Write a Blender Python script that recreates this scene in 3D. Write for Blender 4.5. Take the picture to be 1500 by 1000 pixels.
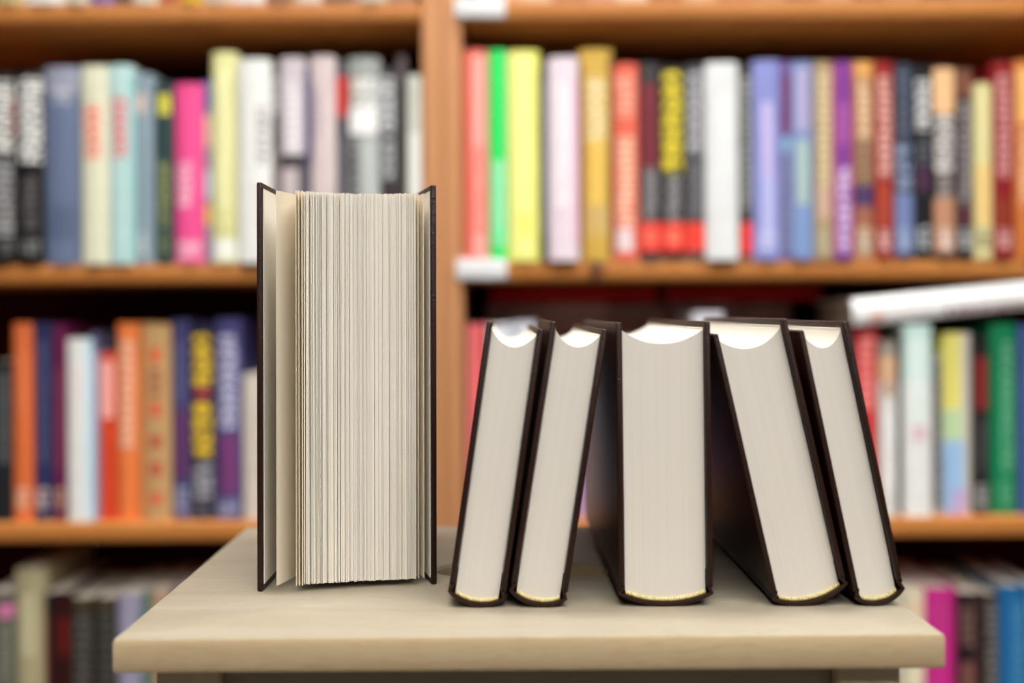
import bpy, bmesh, math, random
from mathutils import Vector, Matrix
random.seed(7)
for o in list(bpy.data.objects): bpy.data.objects.remove(o)
S = bpy.context.scene
C = S.collection
R = math.radians

# ------------------------------------------------------------------ camera
F = 1560.0            # focal length in pixels of the 1500 x 1000 frame
VX, VY = 733.0, 460.0 # vanishing point of the depth direction
ROLL = R(0.35)
TABLE = 0.450
H = 0.146             # eye height above the stool top
CZ = TABLE + H
DB = 1.1556           # distance of the bookcase front
cam = bpy.data.cameras.new('camera')
cam.sensor_width = 36.0
cam.lens = F / 1500 * 36
cam.shift_x = (750 - VX) / 1500
cam.shift_y = -(500 - VY) / 1500
cam.clip_start = 0.02
cam.dof.use_dof = True
cam.dof.focus_distance = 0.563
cam.dof.aperture_fstop = 2.4
camo = bpy.data.objects.new('camera', cam)
camo.matrix_world = Matrix.Translation((0, 0, CZ)) @ Matrix.Rotation(R(90), 4, 'X') @ Matrix.Rotation(-ROLL, 4, 'Z')
C.objects.link(camo)
S.camera = camo

# ------------------------------------------------------------------ world and exposure
w = bpy.data.worlds.new('world'); S.world = w
w.use_nodes = True
w.node_tree.nodes['Background'].inputs[0].default_value = (1.0, 0.985, 0.965, 1)
w.node_tree.nodes['Background'].inputs[1].default_value = 0.06
S.view_settings.view_transform = 'Standard'
S.view_settings.look = 'None'
S.view_settings.gamma = 1
S.view_settings.use_curve_mapping = False
S.view_settings.exposure = 0.68
LAMP = 18.0           # radiance of the ceiling light panels

# ------------------------------------------------------------------ helpers
def lin(c):
    out = []
    for v in c[:3]:
        v = v / 255.0
        out.append(v / 12.92 if v <= 0.04045 else ((v + 0.055) / 1.055) ** 2.4)
    return out
def alb(c, k=1.0):
    return tuple(min(0.92, v * k) for v in lin(c)) + (1,)
def unroll(px, py):
    dx, dy = px - 750, py - 500
    return 750 + math.cos(ROLL) * dx - math.sin(ROLL) * dy, 500 + math.sin(ROLL) * dx + math.cos(ROLL) * dy
def X(px, py, d):
    return (unroll(px, py)[0] - VX) * d / F
def Z(px, py, d):
    return CZ - (unroll(px, py)[1] - VY) * d / F

def mesh(name, vs, fs, mat, parent=None, smooth=None):
    me = bpy.data.meshes.new(name)
    me.from_pydata([tuple(v) for v in vs], [], fs)
    bm = bmesh.new(); bm.from_mesh(me)
    bmesh.ops.recalc_face_normals(bm, faces=bm.faces)
    bm.to_mesh(me); bm.free()
    if smooth:
        me.shade_smooth(); me.set_sharp_from_angle(angle=R(smooth))
    o = bpy.data.objects.new(name, me)
    if mat: me.materials.append(mat)
    C.objects.link(o)
    if parent: o.parent = parent
    return o
def box_data(a, b):
    x0, y0, z0 = a; x1, y1, z1 = b
    return ([(x0,y0,z0),(x1,y0,z0),(x1,y1,z0),(x0,y1,z0),(x0,y0,z1),(x1,y0,z1),(x1,y1,z1),(x0,y1,z1)],
            [(0,3,2,1),(4,5,6,7),(0,1,5,4),(1,2,6,5),(2,3,7,6),(3,0,4,7)])
def box(name, a, b, mat, parent=None, bev=0.0, seg=2):
    vs, fs = box_data(a, b)
    o = mesh(name, vs, fs, mat, parent)
    if bev:
        bm = bmesh.new(); bm.from_mesh(o.data)
        bmesh.ops.bevel(bm, geom=list(bm.edges), offset=bev, segments=seg, affect='EDGES', profile=0.5)
        bm.to_mesh(o.data); bm.free()
        o.data.shade_smooth(); o.data.set_sharp_from_angle(angle=R(50))
    return o
def prism(name, poly, lo, hi, axis, mat, parent=None, smooth=None):
    """extrude a 2D polygon: axis 'y' -> points are (x,z); axis 'z' -> points are (x,y)"""
    n = len(poly)
    def p(a, t):
        return (a[0], t, a[1]) if axis == 'y' else (a[0], a[1], t)
    vs = [p(a, lo) for a in poly] + [p(a, hi) for a in poly]
    fs = [tuple(range(n)), tuple(range(2*n-1, n-1, -1))]
    fs += [(i, (i+1) % n, n + (i+1) % n, n + i) for i in range(n)]
    return mesh(name, vs, fs, mat, parent, smooth)
def ribbon(path, t):
    """closed polygon of thickness t around an open 2D path (t/2 to each side)"""
    L, Rr = [], []
    for i, p in enumerate(path):
        a = path[max(0, i-1)]; b = path[min(len(path)-1, i+1)]
        dx, dy = b[0]-a[0], b[1]-a[1]; l = math.hypot(dx, dy) or 1
        nx, ny = -dy/l*t/2, dx/l*t/2
        L.append((p[0]+nx, p[1]+ny)); Rr.append((p[0]-nx, p[1]-ny))
    return L + Rr[::-1]
def empty(name, loc=(0,0,0), rot=(0,0,0)):
    o = bpy.data.objects.new(name, None); C.objects.link(o)
    o.location = loc; o.rotation_euler = rot; o.empty_display_size = 0.02
    return o
def tag(o, label, cat, group=None):
    o['label'] = label; o['category'] = cat
    if group: o['group'] = group
    return o
def struct(o):
    o['kind'] = 'structure'; return o

# ------------------------------------------------------------------ materials
class NT:
    def __init__(s, name):
        s.m = bpy.data.materials.new(name); s.m.use_nodes = True
        s.t = s.m.node_tree; s.b = s.t.nodes['Principled BSDF']
    def n(s, typ, **kw):
        x = s.t.nodes.new(typ)
        for k, v in kw.items(): setattr(x, k, v)
        return x
    def l(s, a, b): s.t.links.new(a, b)
    def mixc(s, fac, a, b):
        m = s.n('ShaderNodeMix', data_type='RGBA')
        for sock, v in ((m.inputs[0], fac), (m.inputs[6], a), (m.inputs[7], b)):
            if hasattr(v, 'links'): s.l(v, sock)
            else: sock.default_value = v
        return m.outputs[2]
def plain(name, col, rough=0.6, spec=0.4, noise=None, bump=0.0, scale=200, stretch=(1,1,1), k=1.0):
    q = NT(name)
    q.b.inputs['Roughness'].default_value = rough
    q.b.inputs['Specular IOR Level'].default_value = spec
    q.b.inputs['Base Color'].default_value = alb(col, k)
    if noise or bump:
        tc = q.n('ShaderNodeTexCoord'); mp = q.n('ShaderNodeMapping'); mp.inputs['Scale'].default_value = stretch
        nz = q.n('ShaderNodeTexNoise'); nz.inputs['Scale'].default_value = scale; nz.inputs['Detail'].default_value = 4
        q.l(tc.outputs['Object'], mp.inputs[0]); q.l(mp.outputs[0], nz.inputs['Vector'])
        if noise:
            q.l(q.mixc(nz.outputs[0], alb(col, k), alb(noise, k)), q.b.inputs['Base Color'])
        if bump:
            bp = q.n('ShaderNodeBump'); bp.inputs['Strength'].default_value = bump; bp.inputs['Distance'].default_value = 0.001
            q.l(nz.outputs[0], bp.inputs['Height']); q.l(bp.outputs[0], q.b.inputs['Normal'])
    return q.m

def wood(name, c0, c1, c2, stretch, rough=0.45, spec=0.4, wave=6.0, dist=6.0):
    """planed timber: a broad wavy figure plus fine fibres, both stretched along the board"""
    q = NT(name)
    q.b.inputs['Roughness'].default_value = rough; q.b.inputs['Specular IOR Level'].default_value = spec
    tc = q.n('ShaderNodeTexCoord'); mp = q.n('ShaderNodeMapping'); mp.inputs['Scale'].default_value = stretch
    q.l(tc.outputs['Object'], mp.inputs[0])
    a = q.n('ShaderNodeTexNoise'); a.inputs['Scale'].default_value = wave; a.inputs['Detail'].default_value = 3; a.inputs['Distortion'].default_value = dist*0.2
    b = q.n('ShaderNodeTexNoise'); b.inputs['Scale'].default_value = wave * 18; b.inputs['Detail'].default_value = 5
    q.l(mp.outputs[0], a.inputs['Vector']); q.l(mp.outputs[0], b.inputs['Vector'])
    r1 = q.n('ShaderNodeValToRGB'); r1.color_ramp.elements[0].position = 0.35; r1.color_ramp.elements[1].position = 0.68
    r1.color_ramp.elements[0].color = alb(c0); r1.color_ramp.elements[1].color = alb(c1)
    q.l(a.outputs[0], r1.inputs[0])
    r2 = q.n('ShaderNodeMapRange'); r2.inputs[1].default_value = 0.5; r2.inputs[2].default_value = 0.75; r2.inputs[4].default_value = 0.55
    q.l(b.outputs[0], r2.inputs[0])
    q.l(q.mixc(r2.outputs[0], r1.outputs[0], alb(c2)), q.b.inputs['Base Color'])
    bp = q.n('ShaderNodeBump'); bp.inputs['Strength'].default_value = 0.12; bp.inputs['Distance'].default_value = 0.0006
    q.l(b.outputs[0], bp.inputs['Height']); q.l(bp.outputs[0], q.b.inputs['Normal'])
    return q.m

M = {}
M['birch']  = wood('birch_board', (146,136,118), (154,146,129), (133,119,98), (1.2, 9, 9), 0.5, 0.35, 5.0, 5.0)
M['birch_edge'] = wood('birch_board_edge', (176,154,120), (185,164,131), (162,137,100), (1.2, 9, 9), 0.5, 0.3, 4.0, 8.0)
M['birch_leg'] = wood('birch_leg', (196,178,146), (204,187,156), (180,158,122), (9, 9, 1.2), 0.5, 0.35, 5.0)
M['cherry'] = wood('cherry_veneer', (180,114,54), (186,121,60), (170,103,46), (1, 9, 9), 0.5, 0.25, 3.0)
M['cherry_side_lit'] = wood('cherry_veneer_upright_lit', (204,144,98), (208,150,104), (196,134,88), (9, 9, 1), 0.5, 0.25, 3.0)  # same veneer as the shelves, stronger light on the uprights put into the colour
M['back']   = plain('dark_red_back_board', (50, 14, 12), 0.8, 0.1)
M['leather']= plain('dark_brown_cover_cloth', (46, 25, 18), 0.32, 0.25, (36, 19, 14), 0.5, 900)
M['paper']  = plain('cream_paper', (240, 234, 222), 0.85, 0.1, (236, 228, 212), 0.0, 60)
def translucent(m, f):
    t = m.node_tree; b = t.nodes['Principled BSDF']; out = t.nodes['Material Output']
    tr = t.nodes.new('ShaderNodeBsdfTranslucent'); mx = t.nodes.new('ShaderNodeMixShader'); mx.inputs[0].default_value = f
    tr.inputs[0].default_value = b.inputs['Base Color'].default_value
    t.links.new(b.outputs[0], mx.inputs[1]); t.links.new(tr.outputs[0], mx.inputs[2]); t.links.new(mx.outputs[0], out.inputs[0])
M['leaf'] = plain('loose_cream_paper', (246, 237, 219), 0.85, 0.1)
translucent(M['leaf'], 0.35)
M['endpaper']= plain('white_endpaper', (238, 234, 224), 0.8, 0.1)
M['notch_brown'] = plain('brown_notch_fill', (104, 62, 34), 0.5, 0.3)
M['gold']   = plain('gold_thread', (255, 238, 184), 0.3, 0.6, (170, 138, 74), 0.0, 650)
M['white_plastic'] = plain('white_label_card', (226, 228, 230), 0.5, 0.4)
M['wall']   = plain('painted_plaster', (214, 208, 198), 0.9, 0.1, (208, 201, 190), 0.1, 30)
M['ceil']   = plain('ceiling_paint', (232, 230, 226), 0.9, 0.1, (226, 224, 219), 0.1, 40)
M['floor']  = wood('floor_boards', (78, 70, 62), (88, 79, 70), (68, 61, 54), (9, 1.2, 9), 0.5, 0.4, 3.0)
M['steel']  = plain('white_lamp_housing', (220, 220, 218), 0.5, 0.4)
q = NT('lamp_diffuser'); q.b.inputs['Emission Color'].default_value = (1.0, 0.98, 0.945, 1); q.b.inputs['Emission Strength'].default_value = LAMP
M['lamp'] = q.m

def block_mat():
    """edge of a closed page block: leaves seen on edge as fine lines along the boards"""
    q = NT('trimmed_page_edges')
    q.b.inputs['Roughness'].default_value = 0.75; q.b.inputs['Specular IOR Level'].default_value = 0.2
    tc = q.n('ShaderNodeTexCoord'); mp = q.n('ShaderNodeMapping'); mp.inputs['Scale'].default_value = (900, 3, 5)
    nz = q.n('ShaderNodeTexNoise'); nz.inputs['Scale'].default_value = 1.0; nz.inputs['Detail'].default_value = 3
    mp2 = q.n('ShaderNodeMapping'); mp2.inputs['Scale'].default_value = (120, 2, 4)
    n2 = q.n('ShaderNodeTexNoise'); n2.inputs['Scale'].default_value = 1.0
    q.l(tc.outputs['Object'], mp.inputs[0]); q.l(mp.outputs[0], nz.inputs['Vector'])
    q.l(tc.outputs['Object'], mp2.inputs[0]); q.l(mp2.outputs[0], n2.inputs['Vector'])
    c = q.mixc(nz.outputs[0], alb((218,212,202)), alb((209,202,191)))
    mr = q.n('ShaderNodeMapRange'); mr.inputs[1].default_value = .4; mr.inputs[2].default_value = .7; mr.inputs[4].default_value = 0.5
    q.l(n2.outputs[0], mr.inputs[0])
    q.l(q.mixc(mr.outputs[0], c, alb((211,204,193))), q.b.inputs['Base Color'])
    bp = q.n('ShaderNodeBump'); bp.inputs['Strength'].default_value = 0.15; bp.inputs['Distance'].default_value = 0.0004
    q.l(nz.outputs[0], bp.inputs['Height']); q.l(bp.outputs[0], q.b.inputs['Normal'])
    return q.m
M['block'] = block_mat()
M['bgpages'] = plain('shelf_book_pages', (214, 206, 192), 0.9, 0.1, (196, 187, 170), 0.0, 300)

# print patch node group: mask of a rectangle on the spine, optionally broken up into lettering-like marks
def make_patch_group():
    g = bpy.data.node_groups.new('printed_patch', 'ShaderNodeTree')
    for nm, ty in (('Vector','NodeSocketVector'),('CX','NodeSocketFloat'),('CZ','NodeSocketFloat'),('HX','NodeSocketFloat'),('HZ','NodeSocketFloat'),('Marks','NodeSocketFloat'),('Pitch','NodeSocketFloat')):
        g.interface.new_socket(nm, in_out='INPUT', socket_type=ty)
    g.interface.new_socket('Fac', in_out='OUTPUT', socket_type='NodeSocketFloat')
    N = g.nodes; Lk = g.links.new
    gi = N.new('NodeGroupInput'); go = N.new('NodeGroupOutput')
    def m(op, a, b=None):
        x = N.new('ShaderNodeMath'); x.operation = op
        for i, v in enumerate((a, b)):
            if v is None: continue
            if isinstance(v, (int, float)): x.inputs[i].default_value = v
            else: Lk(v, x.inputs[i])
        return x.outputs[0]
    sp = N.new('ShaderNodeSeparateXYZ'); Lk(gi.outputs['Vector'], sp.inputs[0])
    ax = m('ABSOLUTE', m('SUBTRACT', sp.outputs[0], gi.outputs['CX']))
    az = m('ABSOLUTE', m('SUBTRACT', sp.outputs[2], gi.outputs['CZ']))
    ins = m('MULTIPLY', m('LESS_THAN', ax, gi.outputs['HX']), m('LESS_THAN', az, gi.outputs['HZ']))
    zc = m('DIVIDE', sp.outputs[2], gi.outputs['Pitch'])
    gap = m('GREATER_THAN', m('FRACT', zc), 0.22)
    cb = N.new('ShaderNodeCombineXYZ'); Lk(m('MULTIPLY', sp.outputs[0], 160), cb.inputs[0]); Lk(m('MULTIPLY', zc, 2.3), cb.inputs[2])
    nz = N.new('ShaderNodeTexNoise'); nz.inputs['Scale'].default_value = 1.0; nz.inputs['Detail'].default_value = 1; Lk(cb.outputs[0], nz.inputs['Vector'])
    glyph = m('MULTIPLY', gap, m('GREATER_THAN', nz.outputs[0], 0.44))
    mk = m('MAXIMUM', glyph, m('SUBTRACT', 1.0, gi.outputs['Marks']))
    Lk(m('MULTIPLY', ins, mk), go.inputs[0])
    return g
PG = make_patch_group()
KC = 1.14
def book_mat(col, patches):
    q = NT('printed_book_cover')
    q.b.inputs['Roughness'].default_value = 0.45; q.b.inputs['Specular IOR Level'].default_value = 0.25
    tc = q.n('ShaderNodeTexCoord')
    nz = q.n('ShaderNodeTexNoise'); nz.inputs['Scale'].default_value = 45; q.l(tc.outputs['Object'], nz.inputs['Vector'])
    dk = tuple(v * 0.9 for v in col)
    cur = q.mixc(nz.outputs[0], alb(col, KC), alb(dk, KC))
    for (cx, cz, hx, hz, c, style, pitch) in patches:
        g = q.n('ShaderNodeGroup'); g.node_tree = PG
        q.l(tc.outputs['Object'], g.inputs['Vector'])
        for k, v in (('CX',cx),('CZ',cz),('HX',hx),('HZ',hz),('Marks',1.0 if style == 't' else 0.0),('Pitch',pitch)):
            g.inputs[k].default_value = v
        cur = q.mixc(g.outputs[0], cur, alb(c, KC))
    q.l(cur, q.b.inputs['Base Color'])
    return q.m

# ================================================================== ROOM
struct(box('floor', (-3.0, -3.6, -0.05), (3.0, 1.62, 0.0), M['floor']))
struct(box('wall_back', (-3.0, 1.52, 0.0), (3.0, 1.62, 2.70), M['wall']))
struct(box('ceiling', (-3.0, -3.6, 2.70), (3.0, 1.62, 2.75), M['ceil']))

def ceiling_lamp(x, y, label):
    r = tag(empty('ceiling_light', (x, y, 2.70)), label, 'light', 'ceiling light panels')
    box('housing', (-0.63, -0.17, -0.05), (0.63, 0.17, 0.0), M['steel'], r, 0.004)
    box('diffuser', (-0.60, -0.14, -0.062), (0.60, 0.14, -0.0505), M['lamp'], r)
for (x, y, lb) in ((-0.60, 0.80, 'white ceiling light panel in front of the left bookcase'), (0.80, 0.80, 'white ceiling light panel in front of the right bookcase'),
                   (-0.10, -0.20, 'white ceiling light panel straight above the viewer'), (1.25, -0.20, 'white ceiling light panel to the right of the viewer'),
                   (-0.10, -1.50, 'added white ceiling fill panel in the aisle behind the viewer'), (1.25, -1.50, 'added white ceiling fill panel behind and right of the viewer'),  # this row and the next are added to brighten upright faces from the front
                   (-0.10, -2.85, 'added white ceiling fill panel farthest back in the aisle'), (1.25, -2.85, 'added white ceiling fill panel farthest back on the right')):
    ceiling_lamp(x, y, lb)

# ================================================================== BOOKCASES
SH_TH = 0.0207
SHELVES = {'low': CZ - 0.506, 'mid': CZ - 0.2245, 'up': CZ + 0.057, 'top': CZ + 0.3405}
DEPTH = 0.235
def bookcase(x0, x1, label, notch=None):
    """x0..x1 outer width"""
    t = 0.0211
    r = tag(empty('bookcase', ((x0+x1)/2, DB + 0.003, 0)), label, 'bookcase', 'bookcases against the back wall')
    hw = (x1 - x0) / 2
    top = 2.05
    box('side_panel', (-hw, 0, 0), (-hw + t, DEPTH, top), M['cherry_side_lit'], r, 0.0015)
    box('side_panel', (hw - t, 0, 0), (hw, DEPTH, top), M['cherry_side_lit'], r, 0.0015)
    box('back_panel', (-hw + t, DEPTH - 0.008, 0.05), (hw - t, DEPTH - 0.001, top - 0.001), M['back'], r)
    box('plinth', (-hw + t, 0.03, 0), (hw - t, 0.05, 0.068), M['cherry'], r)
    zs = sorted(SHELVES.values()) + [1.22, 1.50, 1.78, top]
    for z in zs:
        sh = box('shelf', (-hw + t, 0.001, z - SH_TH), (hw - t, DEPTH - 0.009, z), M['cherry'], r, 0.0025)
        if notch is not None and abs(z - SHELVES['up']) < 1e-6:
            box('edge_notch_block', (notch - 0.007, -0.002, z - SH_TH - 0.001), (notch + 0.007, 0.004, z - 0.0012), M['notch_brown'], sh, 0.001)  # added brown block in place of a dark notch in the shelf edge
    return r
XM = -0.0622
bookcase(-0.86, XM - 0.0003, 'cherry wood bookcase on the left side behind the standing open book')
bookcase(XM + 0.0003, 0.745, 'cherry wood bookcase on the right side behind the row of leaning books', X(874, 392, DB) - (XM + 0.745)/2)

def shelf_label(px, z, lab):
    x = X(px, 390, DB); 
    r = tag(empty('shelf_label', (x, DB - 0.001, z)), lab, 'label', 'white shelf edge labels')
    box('card', (-0.0265, -0.0012, -0.0175), (0.0265, 0.0, 0.004), M['white_plastic'], r, 0.0004)
    box('holder', (-0.0275, 0.0001, -0.0185), (0.0275, 0.0036, 0.0005), M['steel'], r, 0.0004)
shelf_label(705, SHELVES['up'] - 0.001, 'white label at left end of the upper right shelf, under the coral book')
shelf_label(705, SHELVES['top'] - 0.001, 'white label at left end of the topmost right shelf edge')

# ================================================================== SHELF BOOKS
def cover_profile(T, D, t, bulge):
    n = 7
    arc = []
    hw = T / 2
    for i in range(n + 1):
        u = -1 + 2 * i / n
        arc.append((hw * u, bulge * (abs(u) ** 2.6)))
    outer = [(-hw, D)] + arc + [(hw, D)]
    inner = [(hw - t, D)] + [((hw - t) * (1 - 2 * i / n), t + bulge * (abs(1 - 2 * i / n) ** 2.6)) for i in range(n + 1)] + [(-hw + t, D)]
    return outer + inner

def shelf_book(row, shelf, x0, x1, ytop, col, patches, label, rec=0.0, D=0.14, hard=False, rot=0.0, group=None):
    d = DB + rec
    ym = (ytop + 380) / 2
    xa, xb = X(x0, ym, d), X(x1, ym, d)
    T = (xb - xa) - 0.0008
    zb = SHELVES[shelf] + 0.0004
    cx = (xa + xb) / 2
    ht = Z((x0+x1)/2, ytop, d) - zb
    pl = []
    for p in patches:
        f0, f1, py0, py1, c, st = p[:6]
        pitch = p[6] if len(p) > 6 else 0.009
        za, zc = Z((x0+x1)/2, py1, d) - zb, Z((x0+x1)/2, py0, d) - zb
        pl.append(((f0 + f1 - 1) / 2 * T, (za + zc) / 2, (f1 - f0) / 2 * T, (zc - za) / 2, c, st, pitch))
    r = tag(empty('book', (cx, d, zb), (0, 0, 0)), label, 'book', group)
    t = 0.0022 if hard else 0.0010
    mt = book_mat(col, pl)
    prism('cover', cover_profile(T, D, t, min(0.005, T * 0.16)), 0, ht, 'z', mt, r, 40)
    e = 0.003 if hard else 0.0006
    b = min(0.005, T * 0.16)
    box('page_block', (-T/2 + t + 0.0002, b + t + 0.001, e), (T/2 - t - 0.0002, D - e, ht - e), M['bgpages'], r)
    return r

BK, GR, LG, WH = (12,11,12), (96,94,96), (165,165,165), (235,236,234)
# (x0, x1, ytop, colour, patches, label, opts)
UL = [
 (-24, 19, 106, BK, [(.35,.95,118,222,(215,215,210),'t',.012),(.35,.95,232,345,(150,150,150),'t',.009),(.93,1,140,200,(150,30,30),'b'),(.5,.95,352,372,(90,90,90),'t')], 'black book with two stacked lines of white lettering at far left of upper shelf'),
 (20, 62, 103, BK, [(.16,.95,114,238,(226,226,222),'t',.013),(.3,.8,258,338,(92,86,88),'t',.009),(.2,.85,350,372,(112,112,110),'t')], 'black book with one big white title, left of the slate blue book'),
 (63, 116, 98, (100,113,142), [(0,1,98,138,(136,140,158),'b'),(.3,.75,122,152,(170,172,180),'t',.012),(.1,.9,300,352,(84,96,122),'b')], 'slate blue wide book between black and cream books on upper left shelf'),
 (117, 157, 96, (218,218,192), [(.12,.75,152,232,(222,96,84),'t',.012)], 'cream book with short red title on upper left shelf'),
 (158, 194, 95, (182,214,212), [(.12,.76,142,230,(216,88,92),'t',.012),(.78,1,110,380,(150,190,190),'b')], 'pale aqua book with short red title on upper left shelf'),
 (195, 225, 108, (136,154,166), [(.15,.6,138,165,(208,180,170),'b'),(.2,.65,342,370,(188,192,194),'t'),(0,.14,108,380,(150,182,186),'b')], 'grey blue book with small pink emblem right of the aqua book'),
 (227, 252, 120, (44,66,66), [(.1,.9,138,168,(196,190,72),'b'),(.2,.8,235,330,(138,144,88),'t',.009),(.2,.8,342,370,(110,124,84),'t')], 'narrow dark teal book with yellow emblem beside the bright pink book'),
 (254, 299, 122, (240,82,146), [(.1,.6,235,305,(248,176,196),'t',.010),(.1,.9,350,378,(250,178,196),'t',.012)], 'bright pink book on upper left shelf'),
 (299, 309, 118, (150,140,160), [(0,1,118,160,(80,100,160),'b'),(0,1,170,215,(222,180,160),'b'),(0,1,250,290,(190,196,210),'b'),(0,1,300,330,(220,180,90),'b')], 'thin multicoloured book squeezed between pink and tall pale yellow books'),
 (310, 346, 76, (224,222,158), [(.2,.8,100,300,(230,228,176),'t',.014),(.1,.9,332,348,(190,186,120),'t'),(0,1,350,380,(232,232,222),'b')], 'tall pale yellow book, tallest on the upper left shelf'),
 (347, 396, 86, (232,233,229), [(.62,.88,154,240,(110,106,104),'t',.010),(.55,.8,270,340,(224,208,206),'b')], 'white book with small dark sideways print right of tall yellow book'),
 (397, 409, 92, (92,86,88), [(0,1,110,168,(176,176,176),'t',.010),(0,1,170,220,(58,54,56),'b'),(0,1,225,300,(118,106,104),'b')], 'narrow grey book with pale print between white and mauve books'),
 (410, 446, 84, (204,194,200), [(.2,.8,120,225,(224,220,222),'t',.010),(0,1,226,246,(58,54,58),'b'),(0,.7,246,380,(190,176,174),'t',.012),(.7,1,246,380,(98,96,104),'b')], 'pale mauve book with dark band half way down, upper left shelf'),
 (446, 453, 96, (62,72,122), [(0,1,240,380,(86,80,96),'b')], 'very thin navy book between mauve and pale pink books'),
 (454, 491, 82, (212,196,196), [(.15,.5,135,200,(172,158,158),'t',.010),(0,.1,120,240,(150,120,160),'b')], 'pale pink book behind left part of the open book pages'),
 (492, 509, 90, (86,84,90), [(0,.9,112,170,(200,50,50),'b'),(0,1,180,200,(70,66,70),'b'),(0,1,205,300,(100,100,106),'t')], 'narrow dark grey book with red panel near top'),
 (510, 556, 84, (158,162,160), [(0,.35,112,155,(158,118,92),'b'),(.1,1,110,195,(212,214,210),'t',.020),(0,.9,160,196,(238,236,234),'b'),(0,.35,198,300,(84,84,86),'t',.012),(.4,.95,205,290,(176,182,180),'b')], 'light grey book with white panel and brown picture corner'),
 (557, 580, 100, (66,66,68), [(0,.9,113,195,(200,202,204),'t',.012),(.1,.9,205,262,(168,170,172),'t',.011),(.1,.9,270,300,(60,44,52),'b')], 'black book with grey title right of the light grey book'),
 (581, 595, 82, (88,78,78), [(.1,1,118,300,(62,58,54),'b')], 'dark brown grey book on upper left shelf, second from upright panel'),
 (596, 617, 110, (202,204,194), [(.1,.9,130,160,(182,186,170),'t',.012),(.1,.9,195,300,(222,222,216),'b')], 'light grey green short book against the upright panel, upper left shelf'),
]
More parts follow.
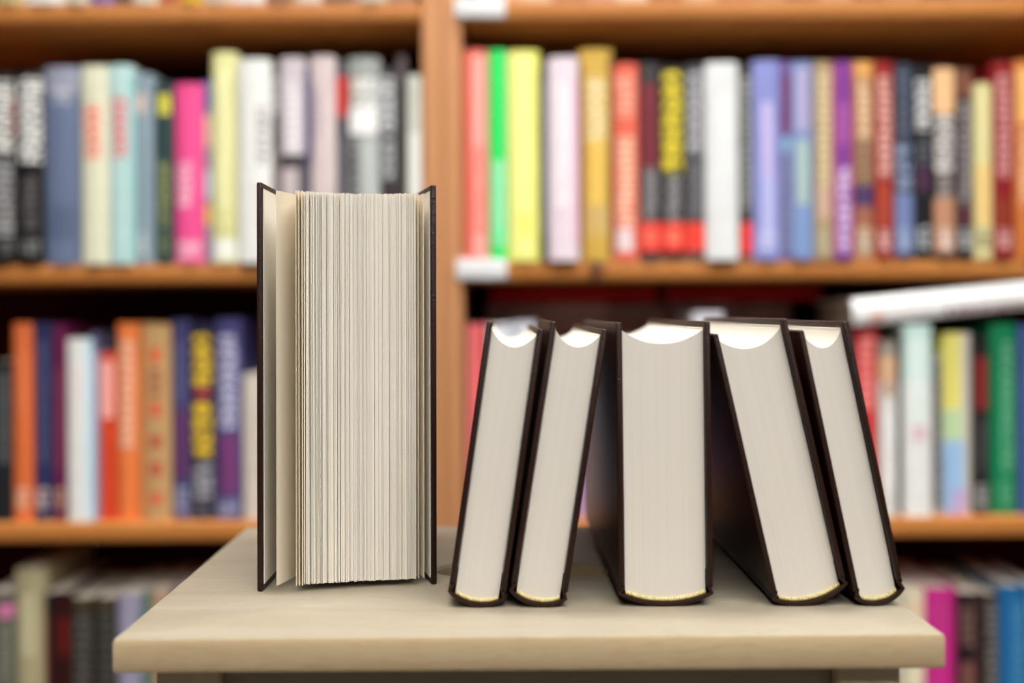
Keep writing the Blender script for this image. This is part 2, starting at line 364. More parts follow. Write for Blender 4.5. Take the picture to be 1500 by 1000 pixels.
UR = [
 (679, 715, 73, (250,112,96), [(.34,.95,80,376,(252,160,150),'b'),(.3,.9,215,345,(250,120,108),'t',.014)], 'coral red book beside the upright panel on upper right shelf'),
 (716, 742, 73, (146,236,176), [(0,.9,73,235,(32,214,96),'b'),(0,.15,73,380,(120,216,120),'b'),(.1,.9,335,352,(90,224,140),'t'),(0,1,360,380,(60,210,100),'b')], 'bright green book between coral and yellow books'),
 (743, 791, 74, (244,240,118), [(.12,.8,80,375,(246,243,146),'b'),(.3,.7,310,350,(236,226,90),'t')], 'lemon yellow book on upper right shelf'),
 (792, 802, 96, (70,74,82), [(0,1,120,340,(120,124,132),'t',.010)], 'thin dark grey book between yellow and lilac books'),
 (803, 848, 83, (230,214,224), [(.85,1,120,360,(226,180,206),'b'),(.25,.7,120,300,(236,226,232),'t',.014)], 'pale lilac wide book on upper right shelf'),
 (849, 898, 72, (204,166,76), [(0,.1,90,380,(130,96,50),'b'),(.2,.8,112,206,(226,212,168),'t',.014),(.3,.7,205,300,(222,184,92),'b'),(.15,.85,302,345,(196,170,120),'t',.010),(.88,1,80,380,(120,92,60),'b')], 'ochre gold book with cream title on upper right shelf'),
 (899, 936, 93, (226,104,84), [(.1,.85,112,170,(240,166,144),'t',.010),(.15,.8,200,330,(236,196,168),'t',.009),(.1,.75,334,368,(222,204,206),'b')], 'coral book with cream title column right of the ochre book'),
 (937, 968, 92, (62,58,62), [(.05,.9,122,246,(112,44,54),'b'),(.2,.85,246,322,(138,136,138),'t',.008),(0,1,326,368,(246,70,58),'b'),(.2,.8,338,356,(252,130,110),'t')], 'dark grey book with maroon panel and red foot band'),
 (969, 1003, 96, (38,36,40), [(.06,.94,105,254,(226,206,56),'t',.016),(.2,.85,256,324,(142,140,142),'t',.008),(0,1,326,368,(246,70,58),'b'),(.2,.8,338,356,(252,140,110),'t')], 'black book with large yellow title and red foot band'),
 (1004, 1033, 94, (66,66,70), [(.1,.9,106,226,(176,176,182),'t',.013),(.2,.9,236,320,(116,116,120),'t',.008),(0,1,326,368,(246,70,58),'b')], 'charcoal book with grey title and red foot band, left of the white book'),
 (1034, 1083, 91, (224,227,227), [(.3,.7,140,300,(218,222,222),'t',.012)], 'plain white book on upper right shelf'),
 (1084, 1102, 95, (60,60,58), [(.1,.9,110,310,(150,150,146),'t',.009),(0,1,326,372,(246,64,58),'b')], 'black book with grey print and red foot, right of the white book'),
 (1103, 1145, 88, (138,144,206), [(.3,.7,150,260,(184,174,216),'b'),(.3,.75,260,350,(172,176,220),'b'),(.2,.8,340,366,(190,194,226),'t')], 'periwinkle blue wide book on upper right shelf'),
 (1145, 1159, 90, (120,92,150), [(0,1,110,195,(116,60,104),'b'),(0,1,200,222,(130,170,196),'b'),(0,1,222,370,(120,136,160),'t',.012)], 'narrow purple book between two blue books'),
 (1160, 1192, 90, (126,142,192), [(.2,.8,100,190,(166,158,192),'b'),(.2,.8,205,300,(160,184,176),'b'),(0,1,305,372,(120,146,190),'b')], 'dusty blue book with greenish middle on upper right shelf'),
 (1193, 1221, 90, (170,148,112), [(.2,.9,105,270,(206,188,152),'t',.010),(.1,.9,270,320,(190,160,140),'b'),(.1,.9,335,370,(170,166,140),'t')], 'tan book with cream lettering left of the purple book'),
 (1222, 1250, 90, (122,62,146), [(0,.09,90,372,(206,50,120),'b'),(.9,1,90,372,(206,50,120),'b'),(.15,.85,150,210,(160,90,160),'t',.012),(.2,.85,245,368,(206,186,220),'t',.011)], 'purple book with magenta edges on upper right shelf'),
 (1251, 1281, 90, (176,128,86), [(0,1,90,112,(206,152,84),'b'),(.2,.8,118,205,(214,188,156),'t',.010),(.1,.9,205,268,(110,96,86),'t',.010),(0,1,270,302,(74,56,96),'b'),(0,1,302,330,(150,96,78),'b'),(.2,.8,335,370,(190,186,176),'t')], 'brown and tan book with purple patch low down'),
 (1282, 1310, 90, (148,34,34), [(.2,.85,112,260,(216,170,160),'t',.010),(.1,.9,270,330,(160,64,46),'b'),(.2,.8,336,368,(212,176,170),'t')], 'dark red book with pale title left of the navy book'),
 (1311, 1339, 93, (50,56,72), [(.2,.8,100,200,(84,92,110),'t',.012),(.05,.9,212,285,(126,140,168),'t',.018),(0,1,285,370,(108,122,166),'b'),(.2,.8,335,368,(150,164,190),'t')], 'navy book with pale blue lower half on upper right shelf'),
 (1340, 1366, 96, (26,26,30), [(.1,.9,114,190,(206,208,208),'t',.013),(.2,.8,200,240,(88,92,100),'t'),(.1,.9,245,280,(70,40,66),'b'),(.1,.9,332,366,(160,164,168),'t')], 'black book with short white title near top right shelf'),
 (1367, 1402, 98, (50,40,40), [(.05,.95,100,166,(222,178,132),'b'),(.1,.9,168,252,(202,198,194),'t',.013),(.2,.8,255,290,(150,140,136),'t'),(.05,.95,290,370,(176,128,100),'b'),(.3,.8,335,366,(216,206,200),'t')], 'dark book with peach coloured top and white title'),
 (1403, 1426, 100, (44,34,36), [(0,1,102,140,(118,72,56),'b'),(.15,.85,148,300,(142,134,136),'t',.010),(.1,.9,300,330,(80,40,52),'b'),(.15,.85,335,366,(176,176,180),'t')], 'dark brown narrow book with grey lettering, left of pale yellow book'),
 (1427, 1455, 122, (216,208,152), [(.1,.9,240,330,(216,186,120),'b'),(.2,.8,335,366,(90,88,80),'t')], 'pale straw yellow shorter book near right end of upper shelf'),
 (1456, 1486, 90, (134,24,30), [(.2,.85,110,260,(196,140,140),'t',.010),(.1,.9,290,330,(130,48,30),'b'),(.2,.85,335,366,(206,160,156),'t')], 'deep red book with pale title at right end of upper shelf'),
 (1487, 1524, 88, (196,112,54), [(.1,.6,100,180,(216,164,96),'b'),(.2,.7,190,300,(216,170,130),'t',.012)], 'orange brown book cut by right picture edge on upper shelf'),
]
ML = [
 (-26, 14, 530, (26,28,32), [(.55,.95,548,680,(86,88,90),'t',.009)], 'black short book at far left of middle shelf'),
 (16, 45, 473, (214,108,58), [(.2,.8,510,600,(206,110,70),'t',.010),(.15,.8,715,745,(214,176,150),'t')], 'tall orange book left of the navy book on middle shelf'),
 (46, 75, 473, (42,46,88), [(0,.1,490,750,(120,30,80),'b'),(.3,.75,500,680,(76,80,112),'t',.009),(.15,.75,715,745,(198,178,172),'t')], 'navy book with small pale foot emblem between orange and maroon books'),
 (76, 94, 475, (104,28,72), [(.1,.9,540,690,(124,56,80),'t',.009),(.1,.9,715,745,(190,150,120),'t')], 'narrow maroon book left of the white book on middle shelf'),
 (95, 131, 496, (226,227,224), [(.3,.65,530,590,(222,200,200),'t',.010),(.78,1,496,768,(176,206,218),'b')], 'white book with pale blue edge on middle left shelf'),
 (132, 141, 486, (96,98,132), [(0,1,510,760,(150,160,186),'b')], 'thin blue grey book between white and red books'),
 (141, 168, 516, (212,70,38), [(0,.15,516,760,(190,140,150),'b'),(.1,.9,528,612,(238,160,150),'b')], 'short red book with pale pink upper panel on middle left shelf'),
 (169, 201, 473, (232,124,66), [(.15,.8,498,655,(222,178,152),'t',.011)], 'orange book with pale title beside the kraft brown book'),
 (202, 248, 474, (188,150,102), [(.05,.15,474,760,(214,130,70),'b'),(.35,.7,510,530,(206,86,56),'b'),(.3,.75,540,580,(150,80,60),'t',.012),(.35,.7,590,610,(200,80,60),'b'),(.35,.7,638,655,(170,64,50),'b'),(.35,.7,678,696,(180,62,50),'b'),(.35,.7,722,738,(206,82,58),'b')], 'kraft brown book with column of red marks'),
 (250, 276, 468, (66,64,110), [(.2,.7,500,590,(90,92,130),'t',.009),(.1,.9,600,700,(90,52,96),'b'),(.1,.9,712,752,(142,146,172),'t')], 'dark violet book left of the yellow titled book'),
 (277, 312, 472, (36,36,58), [(.08,.9,490,564,(226,188,48),'t',.016),(.2,.8,566,584,(150,60,66),'b'),(.08,.9,586,668,(226,188,48),'t',.016),(.1,.9,680,730,(160,160,166),'t',.016),(.1,.8,735,756,(90,90,96),'t')], 'dark navy book with tall yellow title on middle left shelf'),
 (313, 352, 466, (68,66,118), [(.15,.85,490,628,(182,180,206),'t',.012),(.15,.85,636,724,(110,58,108),'b'),(.05,.9,732,756,(146,150,180),'t')], 'violet blue book with white title beside the open book'),
 (353, 382, 548, (206,196,184), [(.2,.8,600,700,(190,178,166),'t',.012)], 'short beige book half hidden by the open book'),
]
MR = [
 (683, 712, 474, (232,104,108), [(0,.3,474,760,(238,134,132),'b')], 'pinkish red book by the upright panel behind the leaning books'),
 (713, 748, 474, (222,226,236), [], 'white book showing above the first leaning book'),
 (749, 786, 471, (218,220,230), [(.2,.8,520,640,(170,170,190),'t')], 'bluish white book above the gap of the first two leaning books'),
 (787, 820, 500, (128,118,120), [], 'grey book behind the second leaning book'),
 (821, 852, 500, (150,100,150), [(.2,.9,700,745,(176,120,186),'b')], 'mauve book behind the gap beside the middle leaning book'),
 (853, 886, 500, (206,196,206), [(.1,.9,640,745,(190,150,196),'b')], 'pale lilac book seen through the gap left of the middle leaning book'),
 (887, 930, 486, (80,50,50), [], 'dark brown book hidden behind the middle leaning book'),
 (931, 972, 488, (120,60,60), [], 'dull red book hidden behind the middle leaning book'),
 (973, 1014, 486, (60,60,80), [], 'dark blue grey book hidden behind the thickest leaning book'),
 (1015, 1060, 457, (222,224,234), [], 'white book whose top peeks above the gap of middle leaning books'),
 (1061, 1104, 484, (70,40,40), [], 'dark maroon book behind the fourth leaning book'),
 (1105, 1150, 486, (50,46,50), [], 'black book behind the fourth leaning book'),
 (1151, 1200, 484, (90,30,34), [], 'dark red book behind the fifth leaning book'),
 (1201, 1250, 486, (64,60,70), [], 'grey black book behind the last leaning book'),
 (1251, 1288, 480, (204,54,56), [(.2,.8,492,600,(232,140,136),'t',.011)], 'red book with pale lettering right of the leaning books'),
 (1289, 1314, 500, (214,212,208), [(0,1,500,522,(140,132,122),'b'),(0,1,522,560,(198,160,128),'b'),(.2,.7,560,580,(160,120,90),'b'),(.2,.8,600,720,(222,222,222),'t',.011)], 'white book with tan picture top, right of the red book'),
 (1315, 1323, 490, (72,74,72), [], 'thin dark grey book left of the pale aqua book'),
 (1324, 1366, 474, (226,228,226), [(0,1,474,560,(188,214,208),'b'),(.15,.85,495,620,(208,222,218),'t',.012),(.2,.8,622,645,(200,160,170),'t')], 'white book with pale aqua top under the lying book'),
 (1367, 1380, 520, (150,146,142), [(.1,.9,530,740,(70,68,70),'t',.012)], 'thin grey book with dark print beside the yellow and blue book'),
 (1381, 1424, 488, (206,206,150), [(0,.6,488,600,(216,208,112),'b'),(.6,1,488,760,(196,190,178),'b'),(0,.65,600,645,(180,204,160),'b'),(0,.7,645,760,(146,180,216),'b'),(.3,.8,715,750,(190,140,190),'t'),(0,.9,752,760,(206,120,170),'b')], 'rainbow book fading from yellow to blue on middle right shelf'),
 (1425, 1449, 492, (34,30,34), [(.1,.9,522,600,(120,34,36),'b'),(.2,.8,615,690,(70,68,72),'t',.009),(.1,.9,710,745,(150,150,150),'t')], 'black book with dark red panel left of the green book'),
 (1450, 1491, 473, (16,122,78), [(.4,.85,500,690,(96,160,128),'t',.013),(.3,.8,705,742,(84,150,116),'t')], 'green book with pale lettering on middle right shelf'),
 (1492, 1526, 476, (66,84,140), [], 'blue book at right picture edge on middle shelf'),
]
LL = [
 (-22, 17, 868, (84,86,76), [(.4,1,885,905,(190,110,150),'b'),(.5,.9,915,1000,(120,120,108),'t')], 'grey green book at far left of bottom shelf'),
 (18, 62, 835, (170,160,126), [(.2,.7,870,960,(182,174,140),'b')], 'tall beige olive book on bottom left shelf'),
 (63, 80, 868, (34,20,20), [(0,.4,900,1000,(110,30,26),'b')], 'narrow black book with red edge on bottom left shelf'),
 (81, 99, 866, (52,16,16), [(.1,.9,905,960,(96,20,18),'b')], 'narrow dark red book left of two black books on bottom shelf'),
 (100, 134, 876, (24,22,22), [(.1,.9,880,892,(70,60,30),'b'),(.05,.95,895,1010,(86,82,78),'t',.011)], 'black book with grey lettering nearer the beige olive book'),
 (135, 167, 876, (24,22,22), [(.1,.9,880,892,(66,58,32),'b'),(.05,.95,893,1010,(74,70,66),'t',.011)], 'black book with grey lettering nearer the lilac grey book'),
 (168, 207, 870, (160,154,178), [(.6,1,880,1010,(140,138,160),'b')], 'lilac grey book beside stool corner on bottom left shelf'),
 (208, 219, 866, (98,128,108), [], 'thin green book behind the stool left edge'),
 (220, 244, 866, (186,150,124), [], 'tan book behind the stool left edge'),
 (245, 290, 862, (90,84,100), [], 'dusky violet book mostly hidden by the stool top left edge'),
]
LR = [
 (1290, 1322, 862, (196,190,170), [], 'pale grey book mostly hidden behind the last leaning book'),
 (1323, 1354, 862, (222,212,184), [(.2,.9,880,930,(222,180,150),'t',.014)], 'cream book beside the magenta book on bottom shelf'),
 (1355, 1402, 861, (192,44,132), [(.78,1,870,1010,(146,34,92),'b'),(.35,.6,885,915,(160,60,116),'t')], 'magenta pink book at stool right corner on bottom shelf'),
 (1403, 1440, 868, (56,36,34), [(.05,.4,870,885,(24,20,22),'b'),(.1,.6,890,945,(110,84,78),'t',.012),(0,.5,950,968,(20,16,18),'b'),(.1,.6,970,1010,(110,70,66),'b')], 'dark brown book right of the magenta book'),
 (1441, 1462, 870, (34,30,30), [(.1,.9,880,1010,(112,108,104),'t',.010)], 'narrow black book with grey print left of the blue book on bottom shelf'),
 (1463, 1506, 858, (26,98,152), [(.45,.85,880,1010,(70,130,170),'t',.012)], 'deep blue book at right end of bottom shelf'),
 (1507, 1540, 862, (120,120,120), [], 'grey book at the right picture edge of bottom shelf'),
]
rnd = random.Random(3)
for lst, shelf, rec0, grp in ((UL, 'up', 0.0, 'books on the upper left shelf'), (UR, 'up', 0.0, 'books on the upper right shelf'),
                              (ML, 'mid', 0.014, 'books on the middle left shelf'), (MR, 'mid', 0.016, 'books on the middle right shelf'),
                              (LL, 'low', 0.012, 'books on the bottom left shelf'), (LR, 'low', 0.012, 'books on the bottom right shelf')):
    for (x0, x1, yt, col, pt, lb) in lst:
        flush = min(col) > 195
        rec = rec0 + rnd.uniform(-0.002, 0.004) - (0.008 if flush else 0)
        shelf_book(grp, shelf, x0, x1, yt, col, pt, lb, rec, 0.135 + rnd.uniform(-.01, .012), hard=(x1-x0) > 40, group=grp)

# books on the topmost shelf: only their feet show at the upper edge of the frame
TL = [(-10,30,(190,170,120),'tan'),(31,92,(224,220,214),'white'),(93,128,(206,198,180),'cream'),(129,166,(126,104,160),'violet'),(167,192,(70,60,60),'dark grey'),
      (193,230,(214,208,190),'ivory'),(231,262,(182,92,66),'brick red'),(263,294,(222,178,44),'mustard yellow'),(295,340,(206,190,176),'beige'),(341,386,(226,226,228),'bright white'),
      (387,430,(150,110,90),'brown'),(431,470,(216,206,196),'pale sand'),(471,520,(120,90,80),'cocoa'),(521,565,(206,196,180),'oatmeal'),(566,606,(170,130,110),'clay')]
TR = [(700,760,(196,150,110),'tan'),(761,810,(206,180,150),'beige'),(811,856,(170,120,90),'brown'),(857,900,(186,140,120),'rosy brown'),(901,950,(206,190,170),'cream'),
      (951,1000,(150,100,70),'chestnut'),(1001,1050,(190,160,130),'sand'),(1051,1100,(170,110,80),'rust'),(1101,1150,(160,130,100),'khaki'),(1151,1200,(130,90,70),'cocoa'),
      (1201,1250,(170,140,110),'camel'),(1251,1300,(120,80,60),'dark brown'),(1301,1350,(150,120,90),'walnut brown'),(1351,1400,(110,80,60),'umber'),(1401,1450,(130,100,80),'mocha'),(1451,1510,(120,84,60),'bark brown')]
for lst, side in ((TL, 'left'), (TR, 'right')):
    for (x0, x1, col, nm) in lst:
        shelf_book('top', 'top', x0, x1, -290 + rnd.uniform(-12, 14), col, [], nm + ' book on the topmost %s shelf, only its foot in view' % side,
                   rnd.uniform(0.001, 0.004) if side == 'left' else rnd.uniform(0.006, 0.010), 0.14, group='books on the topmost %s shelf' % side)

# a second row of dull books standing behind on the middle right shelf
for i, (x0, x1, yt, col, lb) in enumerate((
   (712, 800, 446, (218,176,168), 'wide grey brown book in the back row above the first leaning book'),
   (801, 890, 444, (235,193,184), 'wide taupe book in the back row above the second leaning book'),
   (891, 985, 447, (205,168,159), 'dusky brown book in the back row above the middle leaning book'),
   (986, 1075, 443, (226,180,171), 'brown grey book in the back row behind the small white book top'),
   (1076, 1160, 446, (201,163,154), 'murky brown book in the back row above the fourth leaning book'))):
    shelf_book('back', 'mid', x0, x1, yt, col, [], lb, 0.160, 0.060, group='back row books on the middle right shelf')

# dark red books lying flat on that back row
for (x0, L, lb) in ((-0.012, 0.20, 'dark red book lying flat in shadow above the first leaning books'), (0.200, 0.185, 'dark red book lying flat in shadow behind the right leaning books')):
    zb = Z(880, 443, DB + 0.16) + 0.0012
    T, D = 0.0165, 0.098
    r = tag(empty('book', (x0, DB + 0.124, zb)), lb, 'book', 'red books lying on the back row')
    prof = cover_profile(T, D, 0.0020, 0.003); n = len(prof)
    vs = [(0, p[1], p[0] + T/2) for p in prof] + [(L, p[1], p[0] + T/2) for p in prof]
    fs = [tuple(range(n)), tuple(range(2*n-1, n-1, -1))] + [(k, (k+1)%n, n+(k+1)%n, n+k) for k in range(n)]
    mesh('cover', vs, fs, plain('red_book_cloth', (196, 24, 22), 0.6, 0.2), r, 40)
    box('page_block', (0.002, 0.006, 0.0022), (L-0.002, D-0.002, T-0.0022), M['bgpages'], r)

# the white book lying on top of the row
def lying_book():
    d = DB + 0.004
    zb = max(Z(1345, 474, d), Z(1471, 473, d)) 
    L, T, D = 0.215, 0.0285, 0.14
    r = tag(empty('book', (X(1252, 477, d), d, Z(1252, 477, d)), (0, -R(5.6), 0)), 'white book lying tilted across the tops of the upright books', 'book')
    mt = book_mat((228,228,228), [(-0.5 + 0.5, 0, 0, 0, WH, 'b', .01)])
    q = NT('white_printed_cover'); q.b.inputs['Roughness'].default_value = .4
    tc = q.n('ShaderNodeTexCoord'); cur = alb((232,232,231), KC)
    for (cx, cz, hx, hz, c, mk) in ((0.026, 0.006, 0.008, 0.006, (226,140,130), 1), (0.15, 0.005, 0.05, 0.0035, (150,110,112), 1)):
        g = q.n('ShaderNodeGroup'); g.node_tree = PG; q.l(tc.outputs['Object'], g.inputs['Vector'])
        for k, v in (('CX',cx),('CZ',cz),('HX',hx),('HZ',hz),('Marks',mk),('Pitch',.008)): g.inputs[k].default_value = v
        cur = q.mixc(g.outputs[0], cur, alb(c, KC))
    q.l(cur, q.b.inputs['Base Color'])
    # U profile in (y,z), extruded along x
    prof = cover_profile(T, D, 0.0022, 0.004)
    n = len(prof)
    vs = [(0, p[1], p[0] + T/2) for p in prof] + [(L, p[1], p[0] + T/2) for p in prof]
    fs = [tuple(range(n)), tuple(range(2*n-1, n-1, -1))] + [(i, (i+1)%n, n+(i+1)%n, n+i) for i in range(n)]
    mesh('cover', vs, fs, q.m, r, 40)
    box('page_block', (0.003, 0.0075, 0.0024), (L-0.003, D-0.003, T-0.0024), M['bgpages'], r)
lying_book()

# ================================================================== STOOL
ST_X0, ST_X1, ST_Y0, ST_Y1 = -0.1769, 0.2010, 0.4836, 0.7360
ST_T = 0.0165
def stool():
    cx, cy = (ST_X0+ST_X1)/2, (ST_Y0+ST_Y1)/2
    r = tag(empty('step_stool', (cx, cy, 0)), 'pale birch step stool with oval hand hole carrying the books', 'stool')
    hx, hy = (ST_X1-ST_X0)/2, (ST_Y1-ST_Y0)/2
    a, b = 0.0487, 0.0178
    angs = sorted(set([2*math.pi*i/72 for i in range(72)] + [math.atan2(sy*hy, sx*hx) % (2*math.pi) for sx in (-1,1) for sy in (-1,1)]))
    def rect(t, inset):
        c, s = math.cos(t), math.sin(t)
        k = min((hx)/abs(c) if abs(c) > 1e-9 else 1e9, (hy)/abs(s) if abs(s) > 1e-9 else 1e9)
        x, y = c*k, s*k
        return (x*(hx-inset)/hx, y*(hy-inset)/hy)
    def hole(t, grow):
        # stadium with straight long sides
        c, s = math.cos(t), math.sin(t)
        A, Bb = a+grow, b+grow
        n = 3.0
        k = (abs(c/A)**n + abs(s/Bb)**n) ** (-1/n)
        return (c*k, s*k)
    bev = 0.0022
    zt, zb = TABLE, TABLE - ST_T
    rings = [(lambda t: hole(t, 0.0015), zt), (lambda t: rect(t, bev), zt), (lambda t: rect(t, bev*.3), zt-bev*.3), (lambda t: rect(t, 0), zt-bev),
             (lambda t: rect(t, 0), zb+bev), (lambda t: rect(t, bev*.3), zb+bev*.3), (lambda t: rect(t, bev), zb), (lambda t: hole(t, 0.0015), zb),
             (lambda t: hole(t, 0), zb+0.0015), (lambda t: hole(t, 0), zt-0.0015)]
    n = len(angs); vs = []; fs = []
    for f, z in rings:
        for t in angs:
            p = f(t); vs.append((p[0], p[1], z))
    m = len(rings)
    for i in range(m):
        for j in range(n):
            fs.append((i*n+j, i*n+(j+1)%n, ((i+1)%m)*n+(j+1)%n, ((i+1)%m)*n+j))
    sb = mesh('seat_board', vs, fs, M['birch'], r, 35)
    sb.data.materials.append(M['birch_edge'])
    for p in sb.data.polygons:
        if abs(p.normal.z) < 0.5: p.material_index = 1
    lx, ly = hx - 0.0125, hy - 0.020
    for sx in (-1, 1):
        for sy in (-1, 1):
            x0, x1 = sorted((sx*lx, sx*(lx-0.030))); y0, y1 = sorted((sy*ly, sy*(ly-0.034)))
            box('leg', (x0, y0, 0.0), (x1, y1, zb), M['birch_leg'], r, 0.002)
    for sy in (-1, 1):
        y0, y1 = sorted((sy*(ly-0.008), sy*(ly-0.026)))
        box('apron', (-lx+0.0302, y0, zb-0.055), (lx-0.0302, y1, zb-0.0002), M['birch'], r, 0.001)
    for sx in (-1, 1):
        x0, x1 = sorted((sx*(lx-0.004), sx*(lx-0.022)))
        box('apron', (x0, -ly+0.0342, zb-0.055), (x1, ly-0.0342, zb-0.0002), M['birch'], r, 0.001)
        box('stretcher', (x0, -ly+0.0342, 0.12), (x1, ly-0.0342, 0.15), M['birch'], r, 0.001)
    box('stretcher', (-lx+0.0222, -0.009, 0.122), (lx-0.0222, 0.009, 0.148), M['birch'], r, 0.001)
stool()

# ================================================================== FIVE BOOKS ON THEIR SPINES
BW = 0.1415
def spine_book(pxm, d, T, lean, label, dip=0.0068, L=0.205, twist=0.0, dx=0.0):
    th = R(lean)
    hw = T / 2
    bt = 0.0028                         # board thickness
    bulge = 0.0055 if T > 0.035 else 0.0050
    z0 = 0.0055                         # height where the rounded spine starts
    # spine path (centre line of the covering)
    st = 0.0017
    path = [(-hw + 0.0023, z0 + 0.0050), (-hw + 0.0015, z0 + 0.0028)]
    n = 18
    for i in range(n + 1):
        u = -1 + 2 * i / n
        path.append(((hw - 0.0005) * u, st/2 + bulge * (abs(u) ** 2.2)))
    path += [(-x, z) for (x, z) in path[1::-1]]
    poly = ribbon(path, st)
    boards = [(-hw, z0 + 0.0034), (hw, BW)]
    pts = poly + [(-hw, z0+.0034), (hw, z0+.0034), (hw, BW), (-hw, BW)]
    mz = min(-x*math.sin(th) + z*math.cos(th) for x, z in pts)
    xm = X(pxm, 678, d) + dx
    r = tag(empty('hardcover_book', (xm - (0.0705 + mz*0) * math.sin(th), d, TABLE - mz + 0.0002), (0, th, 0)), label, 'book', 'dark hardcovers standing on their spines')
    r.rotation_euler = Matrix.Rotation(R(twist), 3, 'Z').to_4x4().to_3x3().__matmul__(Matrix.Rotation(th, 3, 'Y')).to_euler()
    prism('spine_cover', poly, 0, L, 'y', M['leather'], r, 40)
    for s in (-1, 1):
        xa, xb = sorted((s*hw, s*(hw-bt)))
        bd = box('cover_board', (xa, 0, z0 + 0.0034), (xb, L, BW), M['leather'], r, 0.0007)
        ea, eb = sorted((s*(hw-bt-0.0001), s*(hw-bt-0.0004)))
        box('endpaper', (ea, 0.0045, z0 + 0.012), (eb, L-0.0045, BW - 0.0030), M['endpaper'], bd)
    bw = hw - bt - 0.0006
    top = BW - 0.0042
    prof = []
    for i in range(n + 1):                # rounded back resting above the spine
        u = -1 + 2*i/n
        prof.append((bw*u, st + 0.0006 + bulge * (abs(u*bw/hw) ** 2.2)))
    for i in range(n + 1):                # hollow fore-edge
        u = 1 - 2*i/n
        prof.append((bw*u, top - dip*(1 - abs(u)**2.1)))
    prism('page_block', prof, 0.0035, L - 0.0035, 'y', M['block'], r, 30)
    # sewn gold headband: a small rope along the rounded back
    nb = int(T/0.0014); segs = 6
    for yy in (0.0030, L - 0.0030):
        vs, fs = [], []
        m = nb*6
        for i in range(m+1):
            u = -1 + 2*i/m
            x = bw*u*1.0; z = st + 0.0010 + bulge*(abs(u*bw/hw)**2.2)
            rr = 0.00130*(0.60 + 0.40*abs(math.sin(math.pi*nb*i/m)))
            for k in range(segs):
                an = 2*math.pi*k/segs + 0.6*i
                vs.append((x, yy + rr*math.cos(an), z + rr*math.sin(an)))
        for i in range(m):
            for k in range(segs):
                fs.append((i*segs+k, i*segs+(k+1)%segs, (i+1)*segs+(k+1)%segs, (i+1)*segs+k))
        fs.append(tuple(range(segs))); fs.append(tuple(range(m*segs, (m+1)*segs)))
        mesh('headband', vs, fs, M['gold'], r, 60)
    return r
spine_book(725,   0.5300, 0.0286, 8.4,  'dark hardcover on its spine leaning right, first of the row, nearest the upright book')
spine_book(817, 0.5295, 0.0286, 9.0,   'dark hardcover on its spine leaning right against the thick middle book')
spine_book(973.5, 0.5300, 0.0470, -0.3,  'thickest dark hardcover standing upright on its spine in the middle of the row')
spine_book(1144.5,0.5290, 0.0376, -12.5, 'dark hardcover on its spine leaning left against the thick middle book')
spine_book(1249,  0.5285, 0.0250, -11.6, 'thin dark hardcover on its spine leaning left at the right end of the row')

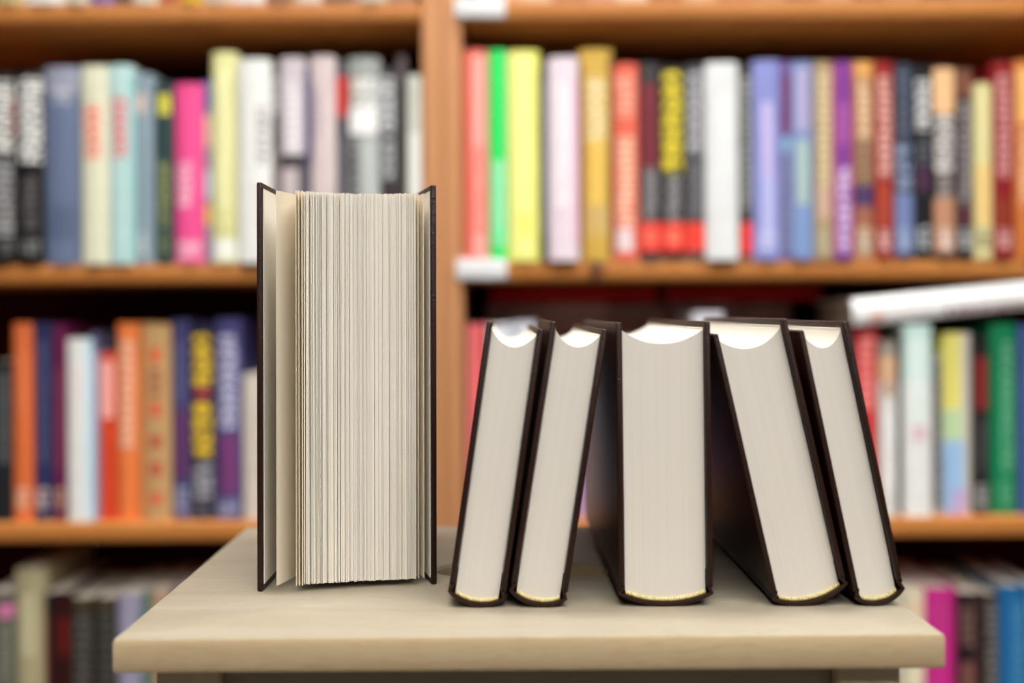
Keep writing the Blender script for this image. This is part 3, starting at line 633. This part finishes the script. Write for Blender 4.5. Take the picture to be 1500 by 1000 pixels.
# ================================================================== OPEN BOOK STANDING UPRIGHT
def standing_book():
    HB = 0.2160
    root = tag(empty('hardcover_book', (-0.100, 0.64, TABLE + 0.0002), (0, 0, 0)), 'dark hardcover standing upright with covers ajar and cream pages fanned toward the viewer', 'book')
    ox, oy = -0.100, 0.64
    def P(x, y): return (x - ox, y - oy)
    LT, RT = (-0.1280, 0.5628), (-0.0366, 0.5761)     # free ends of the boards
    LJ, RJ = (-0.1275, 0.6960), (-0.0715, 0.7020)     # hinges
    bt = 0.0030
    def board(tip, hinge, side):
        dx, dy = hinge[0]-tip[0], hinge[1]-tip[1]; l = math.hypot(dx, dy); dx /= l; dy /= l
        nx, ny = (-dy, dx)          # left normal
        h = bt/2
        poly = [P(tip[0]+nx*h, tip[1]+ny*h), P(tip[0]-nx*h, tip[1]-ny*h), P(hinge[0]-nx*h, hinge[1]-ny*h), P(hinge[0]+nx*h, hinge[1]+ny*h)]
        o = prism('cover_board', poly, 0, HB, 'z', M['leather'], root)
        bm = bmesh.new(); bm.from_mesh(o.data)
        bmesh.ops.bevel(bm, geom=list(bm.edges), offset=0.0007, segments=2, affect='EDGES', profile=0.5)
        bm.to_mesh(o.data); bm.free(); o.data.shade_smooth(); o.data.set_sharp_from_angle(angle=R(50))
        # pastedown on the inner face
        s = -1 if side == 'L' else 1
        q0 = h + 0.00005; q1 = h + 0.0004
        a = (tip[0]+dx*0.0025, tip[1]+dy*0.0025); b = (hinge[0], hinge[1])
        poly = [P(a[0]+s*nx*q0, a[1]+s*ny*q0), P(a[0]+s*nx*q1, a[1]+s*ny*q1), P(b[0]+s*nx*q1, b[1]+s*ny*q1), P(b[0]+s*nx*q0, b[1]+s*ny*q0)]
        prism('endpaper', poly, 0.0032, HB-0.0032, 'z', M['endpaper'], o)
        return o
    board(LT, LJ, 'L'); board(RT, RJ, 'R')
    # rounded spine joining both hinges
    path = []
    mx, my = (LJ[0]+RJ[0])/2, (LJ[1]+RJ[1])/2
    for i in range(25):
        t = i/24; u = -1 + 2*t
        x = LJ[0] + (RJ[0]-LJ[0])*t; y = LJ[1] + (RJ[1]-LJ[1])*t
        path.append(P(x, y + 0.004 + 0.008*(1-u*u)))
    path = [P(LJ[0], LJ[1]-0.002)] + path + [P(RJ[0], RJ[1]-0.002)]
    prism('spine_cover', ribbon(path, 0.0018), 0, HB, 'z', M['leather'], root, 40)
    # leaves
    RL, RR = (-0.1245, 0.6985), (-0.0745, 0.7030)
    Zlo, Zhi = 0.0033, HB - 0.0046
    rl = random.Random(11)
    dirx, diry = 0.012, -0.06
    def leaf_path(t, tip, n=8, bow=0.0):
        u = -1 + 2*t
        rx, ry = RL[0] + (RR[0]-RL[0])*t, RL[1] + (RR[1]-RL[1])*t + 0.004*(1-u*u)
        cx, cy = rx + dirx + bow, ry + diry
        pts = []
        for i in range(n+1):
            s = i/n
            pts.append(P((1-s)**2*rx + 2*s*(1-s)*cx + s*s*tip[0], (1-s)**2*ry + 2*s*(1-s)*cy + s*s*tip[1]))
        return pts
    def leaf(name, t, tip, th, flare=0.0, s0=0.72, lo=Zlo, hi=Zhi):
        """a loose leaf: lies along the block and curls away over its last part"""
        n = 18
        pts = [(p[0] + flare * max(0.0, (i/n - s0)/(1 - s0))**1.6, p[1]) for i, p in enumerate(leaf_path(t, tip, n))]
        return prism(name, ribbon(pts, th), lo, hi, 'z', M['leaf'], root, 60)
    # loose leaves near the covers
    leaf('page', 0.016, (-0.1080, 0.5606), 0.00030, -0.0106)
    leaf('page', 0.026, (-0.1070, 0.5600), 0.00030, -0.0012)
    leaf('page', 0.034, (-0.1062, 0.5606), 0.00030, -0.0006)
    leaf('page', 0.042, (-0.1052, 0.5612), 0.00045, 0.0)
    leaf('page', 0.990, (-0.0448, 0.5768), 0.00030, 0.0026)
    leaf('page', 0.976, (-0.0456, 0.5760), 0.00030, 0.0006)
    # the block of leaves, too fine to pick apart one by one
    vs, fs = [], []
    x = 0.0; items = []
    while x < 1.0:
        th = rl.choice((0.0045, 0.0055, 0.0065, 0.008))
        if rl.random() < 0.16: gap = rl.uniform(0.003, 0.006)
        else: gap = rl.uniform(0.0010, 0.0026)
        if x < 0.16: gap += rl.uniform(0.001, 0.0065)
        if x > 0.9: gap += rl.uniform(0.0005, 0.004)
        items.append((x + th/2, th)); x += th + gap
    tot = x
    TL_, TR_ = (-0.1046, 0.5632), (-0.0462, 0.5748)
    wid = math.hypot(TR_[0]-TL_[0], TR_[1]-TL_[1])
    for (c, th) in items:
        t = c/tot
        u = -1 + 2*t
        tip = (TL_[0] + (TR_[0]-TL_[0])*t, TL_[1] + (TR_[1]-TL_[1])*t + 0.0012*(1-u*u) + rl.uniform(-.00035,.00035))
        lo = Zlo + rl.uniform(-.00025,.0003); hi = Zhi + rl.uniform(-.0004,.0003) - 0.0008*(1-u*u)
        tt = 0.05 + 0.915*t
        poly = ribbon(leaf_path(tt, tip, 7), th/tot*wid)
        n = len(poly); b0 = len(vs)
        vs += [(p[0], p[1], lo) for p in poly] + [(p[0], p[1], hi) for p in poly]
        h2 = n//2
        for i in range(h2-1):
            fs.append((b0+i, b0+i+1, b0+n-2-i, b0+n-1-i))
            fs.append((b0+n+i, b0+2*n-1-i, b0+2*n-2-i, b0+n+i+1))
        fs += [(b0+i, b0+(i+1)%n, b0+n+(i+1)%n, b0+n+i) for i in range(n)]
    pb = mesh('page_block', vs, fs, M['paper'], root)
    pb['kind'] = 'stuff'
    root.rotation_euler = (0, R(0.25), 0)
    root.location.z += 0.0002
    return root
standing_book()
